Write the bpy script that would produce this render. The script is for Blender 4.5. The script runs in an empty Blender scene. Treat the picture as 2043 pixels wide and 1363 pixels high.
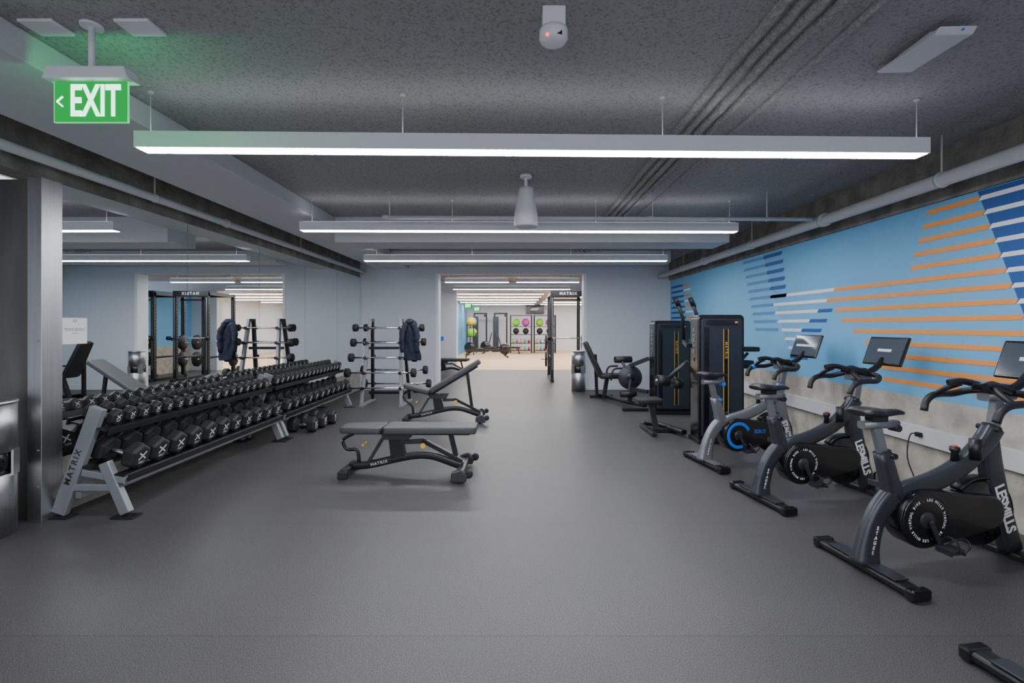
import bpy, bmesh, math, random
from mathutils import Vector, Matrix, Euler
random.seed(7)
COL = bpy.context.scene.collection
pi = math.pi

# ------------------------------------------------------------------ materials
def mat(name, col, rough=.5, metal=0.0, noise=None, bump=None, emit=None, spec=None, stretch=None, coat=0):
    m = bpy.data.materials.new(name); m.use_nodes = True
    nt = m.node_tree; b = nt.nodes['Principled BSDF']
    b.inputs['Base Color'].default_value = (*col, 1)
    b.inputs['Roughness'].default_value = rough
    b.inputs['Metallic'].default_value = metal
    if coat: b.inputs['Coat Weight'].default_value = coat
    if spec is not None: b.inputs['Specular IOR Level'].default_value = spec
    if emit:
        b.inputs['Emission Color'].default_value = (*emit[0], 1)
        b.inputs['Emission Strength'].default_value = emit[1]
    tc = nt.nodes.new('ShaderNodeTexCoord'); src = tc.outputs['Object']
    if stretch:
        mp = nt.nodes.new('ShaderNodeMapping'); mp.inputs['Scale'].default_value = stretch
        nt.links.new(src, mp.inputs['Vector']); src = mp.outputs['Vector']
    if noise:
        n = nt.nodes.new('ShaderNodeTexNoise'); n.inputs['Scale'].default_value = noise[0]
        n.inputs['Detail'].default_value = 5
        nt.links.new(src, n.inputs['Vector'])
        r = nt.nodes.new('ShaderNodeValToRGB')
        r.color_ramp.elements[0].position = .35; r.color_ramp.elements[1].position = .65
        a = noise[1]
        r.color_ramp.elements[0].color = (*[c*(1-a) for c in col], 1)
        r.color_ramp.elements[1].color = (*[min(1, c*(1+a)) for c in col], 1)
        nt.links.new(n.outputs['Fac'], r.inputs['Fac'])
        nt.links.new(r.outputs['Color'], b.inputs['Base Color'])
    if bump:
        n2 = nt.nodes.new('ShaderNodeTexNoise'); n2.inputs['Scale'].default_value = bump[0]
        n2.inputs['Detail'].default_value = 4
        nt.links.new(src, n2.inputs['Vector'])
        bp = nt.nodes.new('ShaderNodeBump'); bp.inputs['Strength'].default_value = bump[1]
        bp.inputs['Distance'].default_value = bump[2] if len(bump) > 2 else .01
        nt.links.new(n2.outputs['Fac'], bp.inputs['Height'])
        nt.links.new(bp.outputs['Normal'], b.inputs['Normal'])
    return m

def ceiling_mat():
    # pitted sprayed fireproofing: grey ground with small soft pits
    m = bpy.data.materials.new('sprayed_ceiling'); m.use_nodes = True
    nt = m.node_tree; b = nt.nodes['Principled BSDF']; N = nt.nodes.new; L = nt.links.new
    tc = N('ShaderNodeTexCoord')
    n = N('ShaderNodeTexNoise'); n.inputs['Scale'].default_value = 62; n.inputs['Detail'].default_value = 5; n.inputs['Roughness'].default_value = .6
    L(tc.outputs['Object'], n.inputs['Vector'])
    r = N('ShaderNodeValToRGB'); r.color_ramp.elements[0].position = .33; r.color_ramp.elements[1].position = .50
    r.color_ramp.elements[0].color = (.235, .228, .225, 1); r.color_ramp.elements[1].color = (.375, .37, .38, 1)
    L(n.outputs['Fac'], r.inputs['Fac'])
    n2 = N('ShaderNodeTexNoise'); n2.inputs['Scale'].default_value = .8; L(tc.outputs['Object'], n2.inputs['Vector'])
    mr = N('ShaderNodeMapRange'); mr.inputs['To Min'].default_value = .82; mr.inputs['To Max'].default_value = 1.18
    L(n2.outputs['Fac'], mr.inputs['Value'])
    vm = N('ShaderNodeVectorMath'); vm.operation = 'SCALE'; L(r.outputs['Color'], vm.inputs[0]); L(mr.outputs[0], vm.inputs['Scale'])
    L(vm.outputs[0], b.inputs['Base Color']); b.inputs['Roughness'].default_value = .95
    bp = N('ShaderNodeBump'); bp.inputs['Strength'].default_value = .7; bp.inputs['Distance'].default_value = .014
    L(n.outputs['Fac'], bp.inputs['Height']); L(bp.outputs['Normal'], b.inputs['Normal'])
    return m

def floor_mat():
    m = bpy.data.materials.new('rubber_floor'); m.use_nodes = True
    nt = m.node_tree; b = nt.nodes['Principled BSDF']; N = nt.nodes.new; L = nt.links.new
    tc = N('ShaderNodeTexCoord')
    n = N('ShaderNodeTexNoise'); n.inputs['Scale'].default_value = 210; n.inputs['Detail'].default_value = 3; n.inputs['Roughness'].default_value = .7
    L(tc.outputs['Object'], n.inputs['Vector'])
    r = N('ShaderNodeValToRGB'); r.color_ramp.elements[0].position = .40; r.color_ramp.elements[1].position = .64
    r.color_ramp.elements[0].color = (.020, .0188, .0208, 1); r.color_ramp.elements[1].color = (.138, .128, .132, 1)
    L(n.outputs['Fac'], r.inputs['Fac'])
    sx = N('ShaderNodeSeparateXYZ'); L(tc.outputs['Object'], sx.inputs['Vector'])
    d = N('ShaderNodeMath'); d.operation = 'MULTIPLY_ADD'; d.inputs[1].default_value = 1/1.24; d.inputs[2].default_value = 20-.758
    L(sx.outputs['Y'], d.inputs[0])
    fr = N('ShaderNodeMath'); fr.operation = 'FRACT'; L(d.outputs[0], fr.inputs[0])
    lt = N('ShaderNodeMath'); lt.operation = 'LESS_THAN'; lt.inputs[1].default_value = .005; L(fr.outputs[0], lt.inputs[0])
    fl = N('ShaderNodeMath'); fl.operation = 'FLOOR'; L(d.outputs[0], fl.inputs[0])
    wn = N('ShaderNodeTexWhiteNoise'); wn.noise_dimensions = '1D'; L(fl.outputs[0], wn.inputs['W'])
    mr = N('ShaderNodeMapRange'); mr.inputs['To Min'].default_value = .88; mr.inputs['To Max'].default_value = 1.12
    L(wn.outputs['Value'], mr.inputs['Value'])
    sub = N('ShaderNodeMath'); sub.operation = 'MULTIPLY_ADD'; sub.inputs[1].default_value = -.4
    L(lt.outputs[0], sub.inputs[0]); L(mr.outputs[0], sub.inputs[2])
    n3 = N('ShaderNodeTexNoise'); n3.inputs['Scale'].default_value = 1.3; L(tc.outputs['Object'], n3.inputs['Vector'])
    mr2 = N('ShaderNodeMapRange'); mr2.inputs['To Min'].default_value = .85; mr2.inputs['To Max'].default_value = 1.15
    L(n3.outputs['Fac'], mr2.inputs['Value'])
    mu = N('ShaderNodeMath'); mu.operation = 'MULTIPLY'; L(sub.outputs[0], mu.inputs[0]); L(mr2.outputs[0], mu.inputs[1])
    vm = N('ShaderNodeVectorMath'); vm.operation = 'SCALE'; L(r.outputs['Color'], vm.inputs[0]); L(mu.outputs[0], vm.inputs['Scale'])
    L(vm.outputs[0], b.inputs['Base Color'])
    b.inputs['Roughness'].default_value = .43
    bp = N('ShaderNodeBump'); bp.inputs['Strength'].default_value = .10; bp.inputs['Distance'].default_value = .0015
    L(n.outputs['Fac'], bp.inputs['Height']); L(bp.outputs['Normal'], b.inputs['Normal'])
    return m

def wood_mat():
    m = bpy.data.materials.new('wood_floor'); m.use_nodes = True
    nt = m.node_tree; b = nt.nodes['Principled BSDF']; N = nt.nodes.new; L = nt.links.new
    tc = N('ShaderNodeTexCoord'); br = N('ShaderNodeTexBrick'); br.inputs['Scale'].default_value = 1.0
    br.inputs['Brick Width'].default_value = 1.2; br.inputs['Row Height'].default_value = .14
    br.inputs['Mortar Size'].default_value = .003
    br.inputs['Color1'].default_value = (.70, .46, .27, 1); br.inputs['Color2'].default_value = (.76, .52, .31, 1)
    br.inputs['Mortar'].default_value = (.48, .31, .19, 1)
    L(tc.outputs['Object'], br.inputs['Vector']); L(br.outputs['Color'], b.inputs['Base Color'])
    b.inputs['Roughness'].default_value = .55
    return m

M = dict(
 floor=floor_mat(), wood=wood_mat(), ceiling=ceiling_mat(),
 conduit=mat('sprayed_conduit', (.38, .372, .375), .95, noise=(55, .2), bump=(50, .9, .02)),
 wall=mat('painted_wall', (.67, .70, .76), .7, bump=(60, .05, .002)),
 concrete=mat('light_concrete', (.47, .435, .38), .85, noise=(7, .18), bump=(30, .35, .01)),
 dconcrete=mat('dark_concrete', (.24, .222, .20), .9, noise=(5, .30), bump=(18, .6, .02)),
 soffit=mat('painted_soffit', (.58, .59, .62), .75, bump=(25, .25, .01)),
 pipe=mat('painted_pipe', (.64, .65, .68), .5),
 fixture=mat('fixture_enamel', (.78, .79, .83), .5),
 lamp=mat('lamp_diffuser', (1, 1, 1), .5, emit=((.95, .97, 1.0), 64)),
 lampfar=mat('lamp_diffuser_bright', (1, 1, 1), .5, emit=((1.0, .97, .94), 70)),
 ceilfill=mat('added_ceiling_fill', (1, 1, 1), .5, emit=((.95, .96, 1.0), 2.0)),  # weak glow added only to brighten the ceiling
 lblue=mat('paint_light_blue', (.16, .47, .80), .6),
 llblue=mat('paint_pale_blue', (.21, .53, .83), .6),
 mblue=mat('paint_mid_blue', (.08, .31, .65), .6),
 dblue=mat('paint_dark_blue', (.012, .095, .36), .6),
 orange=mat('paint_orange', (.96, .34, .07), .6),
 white=mat('paint_white', (.88, .91, .94), .6),
 mirror=mat('mirror_glass', (.90, .94, .93), .0, 1.0),
 steel=mat('brushed_steel', (.58, .58, .59), .36, 1.0, noise=(3, .05), stretch=(20, 20, .6)),
 dsteel=mat('dark_brushed_steel', (.22, .205, .19), .42, .9, noise=(1.2, .25), stretch=(3, 3, .5)),
 chrome=mat('chrome', (.86, .86, .88), .18, 1.0),
 silver=mat('silver_powdercoat', (.28, .295, .32), .4, .4),
 bikesilver=mat('bike_silver', (.20, .21, .23), .35, .5),
 gray=mat('graphite_powdercoat', (.045, .050, .060), .33, .4),
 black=mat('black_powdercoat', (.009, .009, .011), .38),
 gloss=mat('gloss_black_plastic', (.007, .007, .009), .2, coat=.2),
 rubber=mat('black_rubber', (.013, .013, .014), .6, noise=(60, .2)),
 pad=mat('grey_vinyl', (.055, .057, .064), .5, bump=(250, .15, .001)),
 dpad=mat('black_vinyl', (.011, .011, .014), .45, bump=(250, .15, .001)),
 lead=mat('lettering_white', (.85, .86, .88), .5),
 emb=mat('emblem_grey', (.62, .63, .65), .5),
 dark=mat('lettering_dark', (.02, .02, .02), .5),
 gold=mat('yellow_accent', (.70, .44, .04), .5),
 red=mat('red_knob', (.45, .02, .02), .4),
 cyan=mat('blue_accent', (.005, .18, .85), .4),
 navy=mat('navy_fabric', (.014, .019, .040), .9, noise=(30, .3), bump=(40, .4, .01)),
 navypanel=mat('navy_panel', (.020, .030, .044), .4),
 screen=mat('screen_glass', (.02, .025, .035), .12, emit=((.22, .28, .38), .2)),
 screenlit=mat('screen_graphic', (.4, .5, .6), .3, emit=((.55, .62, .72), .35)),
 green=mat('exit_green', (.0, .02, .005), .8, spec=.0, emit=((.0, .55, .09), .85)),
 exitedge=mat('exit_edge', (.05, .5, .2), .6, emit=((.15, .8, .3), 1.0)),
 exitw=mat('exit_letters', (.8, 1, .9), .4, emit=((.45, 1.0, .65), 3.6)),
 paper=mat('paper', (.85, .85, .87), .7),
 ballg=mat('lime_ball', (.25, .70, .01), .45), ballp=mat('purple_ball', (.55, .05, .45), .45),
 bally=mat('yellow_ball', (.9, .55, .01), .45), ballt=mat('teal_ball', (.01, .42, .48), .45),
 redled=mat('red_indicator', (.8, .02, .02), .4, emit=((1, .02, .01), 4)),
)

# ------------------------------------------------------------------ mesh builder
def cr(pts, k=5):
    pts = [Vector(p) for p in pts]; out = []
    P = [pts[0]*2-pts[1]] + pts + [pts[-1]*2-pts[-2]]
    for i in range(1, len(P)-2):
        for j in range(k):
            t = j/k; a, b, c, d = P[i-1], P[i], P[i+1], P[i+2]
            out.append(.5*((2*b)+(c-a)*t+(2*a-5*b+4*c-d)*t*t+(3*b-a-3*c+d)*t**3))
    out.append(pts[-1]); return out

class B:
    def __init__(s): s.v = []; s.f = []; s.m = []; s.sm = []
    def add(s, vs, fs, mi=0, smooth=False):
        o = len(s.v); s.v += [tuple(v) for v in vs]
        for f in fs: s.f.append([i+o for i in f]); s.m.append(mi); s.sm.append(smooth)
        return s
    def box(s, c, d, rot=(0, 0, 0), mi=0):
        R = Euler(rot).to_matrix(); c = Vector(c)
        vs = [c+R @ Vector((x*d[0]/2, y*d[1]/2, z*d[2]/2)) for x in (-1, 1) for y in (-1, 1) for z in (-1, 1)]
        return s.add(vs, [(0, 1, 3, 2), (4, 6, 7, 5), (0, 4, 5, 1), (2, 3, 7, 6), (0, 2, 6, 4), (1, 5, 7, 3)], mi)
    def bb(s, a, b, mi=0):
        return s.box([(a[i]+b[i])/2 for i in range(3)], [abs(b[i]-a[i]) for i in range(3)], mi=mi)
    def sweep(s, pts, ra, rb=None, up=(0, 0, 1), n=12, p=1.0, mi=0, k=0, smooth=True):
        if k: pts = cr(pts, k)
        pts = [Vector(q) for q in pts]; m = len(pts); U = Vector(up)
        if rb is None: rb = ra
        def val(r, i):
            if isinstance(r, (int, float)): return r
            t = i/(m-1)*(len(r)-1); a = min(int(t), len(r)-2); return r[a]+(r[a+1]-r[a])*(t-a)
        vs = []
        for i, q in enumerate(pts):
            t = (pts[min(i+1, m-1)]-pts[max(i-1, 0)]).normalized()
            a = t.cross(U)
            if a.length < 1e-3: a = t.cross(Vector((1, 0, 0)) if abs(t.x) < .9 else Vector((0, 1, 0)))
            a.normalize(); b = a.cross(t).normalized()
            for j in range(n):
                th = 2*pi*(j+.5)/n; cx, sy = math.cos(th), math.sin(th)
                cx = math.copysign(abs(cx)**p, cx); sy = math.copysign(abs(sy)**p, sy)
                vs.append(q+a*cx*val(ra, i)+b*sy*val(rb, i))
        fs = [(i*n+j, i*n+(j+1) % n, (i+1)*n+(j+1) % n, (i+1)*n+j) for i in range(m-1) for j in range(n)]
        s.add(vs, fs, mi, smooth)
        o = len(s.v)-len(vs)
        s.f += [[o+j for j in range(n)][::-1], [o+(m-1)*n+j for j in range(n)]]; s.m += [mi, mi]; s.sm += [False, False]
        return s
    def cyl(s, a, b, r, r2=None, n=18, mi=0, smooth=True):
        return s.sweep([a, b], [r, r if r2 is None else r2], n=n, mi=mi, smooth=smooth)
    def bar(s, a, b, w, h, up=(0, 0, 1), mi=0):
        a = Vector(a); b = Vector(b); t = (b-a).normalized(); U = Vector(up)
        sd = t.cross(U)
        if sd.length < 1e-3: sd = t.cross(Vector((1, 0, 0)))
        sd.normalize(); u = sd.cross(t)
        vs = [q+sd*x*w/2+u*z*h/2 for q in (a, b) for x, z in ((-1, -1), (1, -1), (1, 1), (-1, 1))]
        return s.add(vs, [(3, 2, 1, 0), (4, 5, 6, 7), (0, 1, 5, 4), (1, 2, 6, 5), (2, 3, 7, 6), (3, 0, 4, 7)], mi)
    def lathe(s, prof, n=28, c=(0, 0, 0), mi=0, axis='z', smooth=True):
        vs = []; c = Vector(c)
        for r, z in prof:
            for j in range(n):
                a = 2*pi*j/n; x, y = r*math.cos(a), r*math.sin(a)
                vs.append(c+(Vector((x, y, z)) if axis == 'z' else Vector((x, z, y)) if axis == 'y' else Vector((z, x, y))))
        fs = [(i*n+j, i*n+(j+1) % n, (i+1)*n+(j+1) % n, (i+1)*n+j) for i in range(len(prof)-1) for j in range(n)]
        s.add(vs, fs, mi, smooth); o = len(s.v)-len(vs)
        s.f += [[o+j for j in range(n)][::-1], [o+(len(prof)-1)*n+j for j in range(n)]]; s.m += [mi, mi]; s.sm += [False, False]
        return s
    def sphere(s, c, r, n=16, mi=0, sz=1):
        prof = [(max(.0005, r*math.sin(pi*i/(n//2*1.0))), -r*sz*math.cos(pi*i/(n//2))) for i in range(n//2+1)]
        return s.lathe(prof, n, c, mi)
    def prism(s, poly, a, b, plane='xz', mi=0, smooth=False):
        n = len(poly)
        f = {'xz': lambda u, v, w: (u, w, v), 'xy': lambda u, v, w: (u, v, w), 'yz': lambda u, v, w: (w, u, v)}[plane]
        vs = [f(u, v, a) for u, v in poly]+[f(u, v, b) for u, v in poly]
        fs = [list(range(n))[::-1], list(range(n, 2*n))]
        s.add(vs, fs, mi); o = len(s.v)-2*n
        for j in range(n):
            s.f.append([o+j, o+(j+1) % n, o+n+(j+1) % n, o+n+j]); s.m.append(mi); s.sm.append(smooth)
        return s
    def obj(s, name, mats, parent=None, bevel=0, label=None, seg=2):
        me = bpy.data.meshes.new(name); me.from_pydata(s.v, [], s.f)
        mats = mats if isinstance(mats, (list, tuple)) else [mats]
        for m in mats: me.materials.append(M[m])
        for p, mi, sm in zip(me.polygons, s.m, s.sm): p.material_index = mi; p.use_smooth = sm
        me.update()
        bm = bmesh.new(); bm.from_mesh(me); bmesh.ops.recalc_face_normals(bm, faces=bm.faces); bm.to_mesh(me); bm.free()
        o = bpy.data.objects.new(name, me); COL.objects.link(o)
        if parent: o.parent = parent
        if bevel:
            md = o.modifiers.new('bevel', 'BEVEL'); md.width = bevel; md.segments = seg; md.limit_method = 'ANGLE'; md.angle_limit = .7
        if label: o['label'] = label
        return o

def thing(name, loc, rotz, label, cat, group=None):
    e = bpy.data.objects.new(name, None); COL.objects.link(e); e.empty_display_size = .1
    e.location = loc; e.rotation_euler = (0, 0, rotz)
    e['label'] = label; e['category'] = cat
    if group: e['group'] = group
    return e
def tag(o, label, cat, group=None, kind=None):
    o['label'] = label; o['category'] = cat
    if group: o['group'] = group
    if kind: o['kind'] = kind
    return o
def struct(b, name, m, bevel=0):
    o = b.obj(name, m, bevel=bevel); o['kind'] = 'structure'; return o
def dup(root, loc, rot=None, label=None):
    r = root.copy(); COL.objects.link(r); r.location = loc
    if rot is not None: r.rotation_euler = rot
    if label: r['label'] = label
    for c in list(root.children):
        k = c.copy(); COL.objects.link(k); k.parent = r
        for g in list(c.children):
            kk = g.copy(); COL.objects.link(kk); kk.parent = k
    return r
def text_mesh(t, size, ext=.001, bold=0.0, align='CENTER', space=1.0):
    cu = bpy.data.curves.new('txt', 'FONT'); cu.body = t; cu.size = size; cu.extrude = ext; cu.offset = bold
    cu.align_x = align; cu.align_y = 'CENTER'; cu.space_character = space; cu.resolution_u = 3
    o = bpy.data.objects.new('txt', cu); COL.objects.link(o)
    dg = bpy.context.evaluated_depsgraph_get(); me = bpy.data.meshes.new_from_object(o.evaluated_get(dg))
    bpy.data.objects.remove(o); return me
def text(t, size, loc, right, up, m, parent, name='lettering', ext=.001, bold=0.0, align='CENTER', space=1.0, sx=1.0):
    me = text_mesh(t, size, ext, bold, align, space); me.materials.clear(); me.materials.append(M[m])
    r = Vector(right).normalized(); u = Vector(up).normalized(); n = r.cross(u)
    me.transform(Matrix(((r.x*sx, u.x, n.x, loc[0]), (r.y*sx, u.y, n.y, loc[1]), (r.z*sx, u.z, n.z, loc[2]), (0, 0, 0, 1))))
    o = bpy.data.objects.new(name, me); COL.objects.link(o); o.parent = parent
    return o
def join_meshes(name, items, m, parent):
    vs = []; fs = []
    for me in items:
        o = len(vs); vs += [tuple(v.co) for v in me.vertices]; fs += [[i+o for i in p.vertices] for p in me.polygons]
    me = bpy.data.meshes.new(name); me.from_pydata(vs, [], fs); me.materials.append(M[m])
    ob = bpy.data.objects.new(name, me); COL.objects.link(ob); ob.parent = parent; return ob

# ------------------------------------------------------------------ room shell
XL, XR, YB, H = -3.4, 3.4, 10.6, 2.8
struct(B().bb((-4.8, -3, -.1), (6.2, 15.35, 0)), 'floor', 'floor')
struct(B().bb((-4.8, 15.35, -.1), (6.2, 28, 0)), 'floor_wood', 'wood')
struct(B().bb((-4.8, -3, H), (6.2, 28, H+.15)), 'ceiling', 'ceiling')
struct(B().bb((XL-.2, 3.6, 0), (XL, 28, 2.46)), 'wall_left', 'concrete')
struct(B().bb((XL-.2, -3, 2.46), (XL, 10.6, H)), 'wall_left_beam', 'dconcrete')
struct(B().bb((-4.8, -3, 0), (-4.6, 3.5, H)), 'wall_left_entry', 'wall')
struct(B().bb((-4.8, 3.5, 0), (-3.46, 3.6, 2.46)), 'wall_left_steel', 'dsteel')
struct(B().bb((XR, -3, 0), (XR+.2, 15.35, .80)), 'wall_right', 'concrete')
struct(B().bb((XR, -3, .80), (XR+.2, 15.35, 2.39)), 'wall_right_painted', 'lblue')
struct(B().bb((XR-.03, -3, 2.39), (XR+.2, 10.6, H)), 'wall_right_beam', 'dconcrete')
struct(B().bb((XL, YB, 0), (-1.70, YB+.3, H)), 'wall_back_left', 'wall')
struct(B().bb((1.52, YB, 0), (XR, YB+.3, H)), 'wall_back_right', 'wall')
struct(B().bb((-1.70, YB, 2.54), (1.52, YB+.3, H)), 'wall_back_header', 'wall')
struct(B().bb((XL, 15.2, 0), (-1.85, 15.5, H)), 'wall_middle_left', 'wall')
struct(B().bb((2.6, 15.2, 0), (6.2, 15.5, H)), 'wall_middle_right', 'wall')
struct(B().bb((-1.85, 15.2, 2.5), (2.6, 15.5, H)), 'wall_middle_header', 'wall')
struct(B().bb((XL, 27, 0), (6.2, 27.2, H)), 'wall_far', 'wall')
struct(B().bb((6.0, 15.5, 0), (6.2, 27, H)), 'wall_far_right', 'wall')
struct(B().bb((XL, 21.5, 0), (-2.72, 27, H)), 'wall_far_left', 'lblue')
jb = B().bb((-3.47, 3.44, 0), (-3.37, 3.6, 2.46))
for i in range(9): jb.lathe([(.008, 0), (.006, .004), (.001, .006)], 10, (-3.395, 3.44-.006, .25+i*.26), axis='y')
struct(jb, 'trim_1', 'steel', .003)
struct(B().bb((-3.05, -3, 2.65), (-2.32, YB, H)), 'trim_2', 'soffit', .01)
struct(B().bb((-2.32, 6.2, 2.47), (2.75, 6.75, H)), 'trim_3', 'soffit', .01)
struct(B().bb((-2.32, 9.0, 2.58), (2.9, 9.4, H)), 'trim_4', 'soffit', .01)
rw = B().bb((XR-.05, -2.9, .42), (XR, 10.4, .56))
for i in range(8): rw.bb((XR-.052, -.2+i*1.3, .43), (XR-.049, -.195+i*1.3, .55))
struct(rw, 'trim_5', 'pipe', .004)
struct(B().bb((-1.74, YB-.012, 0), (-1.68, YB+.31, 2.54)), 'trim_6', 'white')
struct(B().bb((1.50, YB-.012, 0), (1.56, YB+.31, 2.54)), 'trim_7', 'white')
struct(B().bb((XL+.02, YB-.015, 0), (-1.74, YB, .1)), 'baseboard_back_left', 'wall')
struct(B().bb((1.56, YB-.015, 0), (XR, YB, .1)), 'baseboard_back_right', 'wall')

# ---- mural (flat paint on wall plane)
mu = B(); s103 = XR/3.3
def q(poly, mi, lift):
    x = XR-lift
    mu.add([(x, y*s103, 1.4+(z-1.4)*s103) for y, z in poly], [list(range(len(poly)))], mi)
def edge(z): return 3.453-(2.366-z)*.354
def rowz(k): return 2.303-.106*k
q([(edge(2.355), 2.355), (edge(.83), .83), (-2.8, .83), (-2.8, 2.355)], 3, .002)
q([(6.45, 2.355), (10.25, 2.355), (10.25, .83), (5.7, .83)], 1, .0015)
def st(k, y0, y1, mi, t=.03, lift=.004):
    z = rowz(k); e = .012
    q([(y0-e, z+t/2), (y1-e, z+t/2), (y1+e, z-t/2), (y0+e, z-t/2)], mi, lift)
for k in range(0, 14): st(k, edge(rowz(k)), -2.8, 5, .032)
ol = [3.87, 3.91, 3.95, 3.99, 4.03, 5.0, 5.12, 4.98, 4.88, 4.72, 4.55, 4.44, 4.40, 4.33]
for k in range(14): st(k, ol[k], edge(rowz(k))+.01, 4, .036)
wl = {5: (6.25, 5.0), 6: (6.2, 5.12), 7: (6.13, 5.27), 8: (6.06, 5.42), 9: (5.98, 5.57), 10: (5.91, 5.67), 11: (5.84, 5.75)}
for k, (a, b) in wl.items(): st(k, a, b, 5, .036)
for k, (a, b) in {7: (5.27, 5.03), 8: (5.42, 5.12), 9: (5.57, 5.21), 10: (5.67, 5.3), 11: (5.75, 5.38), 12: (5.8, 5.45)}.items(): st(k, a, b, 3, .036)
for k in range(0, 6): st(k, 6.42-.04*k, 5.98-.02*k, 3, .045)
for k in range(0, 10): st(k, 7.0-.04*k, 6.42-.04*k, 2, .04)
for k in range(1, 9):
    st(k, 10.2, 9.55-.03*k, 3, .04); st(k, 9.55-.03*k, 9.2-.05*k, 4 if k % 2 else 5, .035)
o = mu.obj('wall_mural', ['lblue', 'llblue', 'mblue', 'dblue', 'orange', 'white']); o['kind'] = 'structure'

# ---- mirrors
for i in range(5):
    y0 = 3.6+i*1.4
    b = B().bb((XL+.001, y0+.003, .42), (XL+.012, min(y0+1.397, YB-.02), 2.455))
    tag(b.obj('wall_mirror', 'mirror'), 'tall frameless wall mirror panel fixed along the concrete wall', 'mirror', 'wall mirror panels')

# ---- pipes
def pipe_run(name, pts, r, rings, hang, label):
    t = thing(name, (0, 0, 0), 0, label, 'pipe')
    B().sweep(pts, r, n=16).obj('pipe_body', 'pipe', t)
    for p in rings:
        d = (Vector(pts[1])-Vector(pts[0])).normalized()
        B().cyl(Vector(p)-d*.03, Vector(p)+d*.03, r*1.25).obj('coupling', 'pipe', t)
    for p in hang:
        B().cyl((p[0], p[1], p[2]+r*.9), (p[0], p[1], H), .006, n=8).cyl((p[0], p[1]-.012, p[2]), (p[0], p[1]+.012, p[2]), r*1.12).obj('hanger', 'pipe', t)
pipe_run('sprinkler_pipe', [(3.13, -2.9, 2.47), (3.13, 10.5, 2.47)], .052, [(3.13, y, 2.47) for y in (1.2, 4.9, 8)],
         [(3.13, y, 2.47) for y in (.8, 3.55, 6.4, 9)], 'thick white painted sprinkler pipe hung along the mural wall')
pipe_run('sprinkler_pipe', [(-3.28, -2.9, 2.56), (-3.28, 10.5, 2.56)], .035, [(-3.28, y, 2.56) for y in (2.4, 5.5, 8.5)],
         [(-3.28, y, 2.56) for y in (1, 4.4, 7.4)], 'white painted pipe running above the mirrors')
pipe_run('branch_pipe', [(-1.34, 5.0, 2.52), (3.07, 5.0, 2.50)], .02, [(-1.34, 5, 2.52), (1.4, 5, 2.51)],
         [(-1.3, 5.0, 2.52), (1.42, 5.0, 2.51), (2.6, 5, 2.5)], 'thin white branch pipe crossing below the ceiling')
for i, (x0, x1, r) in enumerate([(1.17, 1.13, .026), (1.25, 1.21, .026), (1.33, 1.29, .03), (1.41, 1.37, .026), (1.60, 1.54, .02)]):
    pts = [(x0+(x1-x0)*t/150+random.uniform(-.006, .006), -2.9+13.4*t/150, H-.003+random.uniform(-.007, .004)) for t in range(151)]
    tag(B().sweep(pts, r, n=12).obj('ceiling_conduit', 'conduit'), 'conduit coated with grey sprayed texture running along the ceiling', 'conduit', 'sprayed ceiling conduits')

# ---- linear lights
def linear(x0, x1, y, z, rot, cables, lm='lamp'):
    cx = (x0+x1)/2; L = x1-x0
    t = thing('linear_pendant_light', (cx, y, z), rot, 'long white linear pendant light with glowing underside hung on cables', 'light', 'linear pendant lights')
    h = B()
    h.bb((-L/2, -.055, .012), (L/2, .055, .095))
    h.bb((-L/2, -.055, 0), (L/2, -.045, .012)); h.bb((-L/2, .045, 0), (L/2, .055, .012))
    h.bb((-L/2, -.045, 0), (-L/2+.012, .045, .012)); h.bb((L/2-.012, -.045, 0), (L/2, .045, .012))
    h.obj('light_housing', 'fixture', t)
    B().bb((-L/2+.012, -.045, -.004), (L/2-.012, .045, .011)).obj('diffuser', lm, t)
    B().bb((-L/2+.03, -.04, .0951), (L/2-.03, .04, .099)).obj('added_fill_strip', 'ceilfill', t)  # added glowing strip, unseen on top of the housing, lifts the ceiling
    for c in cables:
        k = B().cyl((c-cx, 0, .095), (c-cx, 0, H-z), .003, n=6); k.lathe([(.016, H-z-.01), (.016, H-z)], 12, (c-cx, 0, 0))
        k.obj('suspension_cable', 'emb', t)
    return t
linear(-2.24, 2.52, 2.94, 2.45, math.radians(1.2), [-2.18, -.68, .9, 2.48])
linear(-2.37, 2.48, 5.39, 2.45, math.radians(.8), [-2.25, -.7, .9, 2.4])
linear(-2.45, 2.46, 7.85, 2.45, 0, [-2.25, -.7, .9, 2.4])
linear(-2.3, 2.5, .35, 2.45, 0, [-2.25, 2.4])
linear(-2.3, 2.5, -2.0, 2.45, 0, [-2.25, 2.4])
linear(-1.7, -.15, 11.7, 2.45, 0, [-1.6, -.3]); linear(.02, 1.55, 11.7, 2.45, 0, [.1, 1.4])
linear(-1.8, 1.6, 14.0, 2.45, 0, [-1.6, 1.4])
for y in (16.8, 18.6, 20.6, 22.8, 25.2): linear(-2.6, 1.0, y, 2.5, 0, [-2.5, .8], 'lampfar'); linear(1.3, 5.2, y, 2.5, 0, [1.5, 5], 'lampfar')

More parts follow.
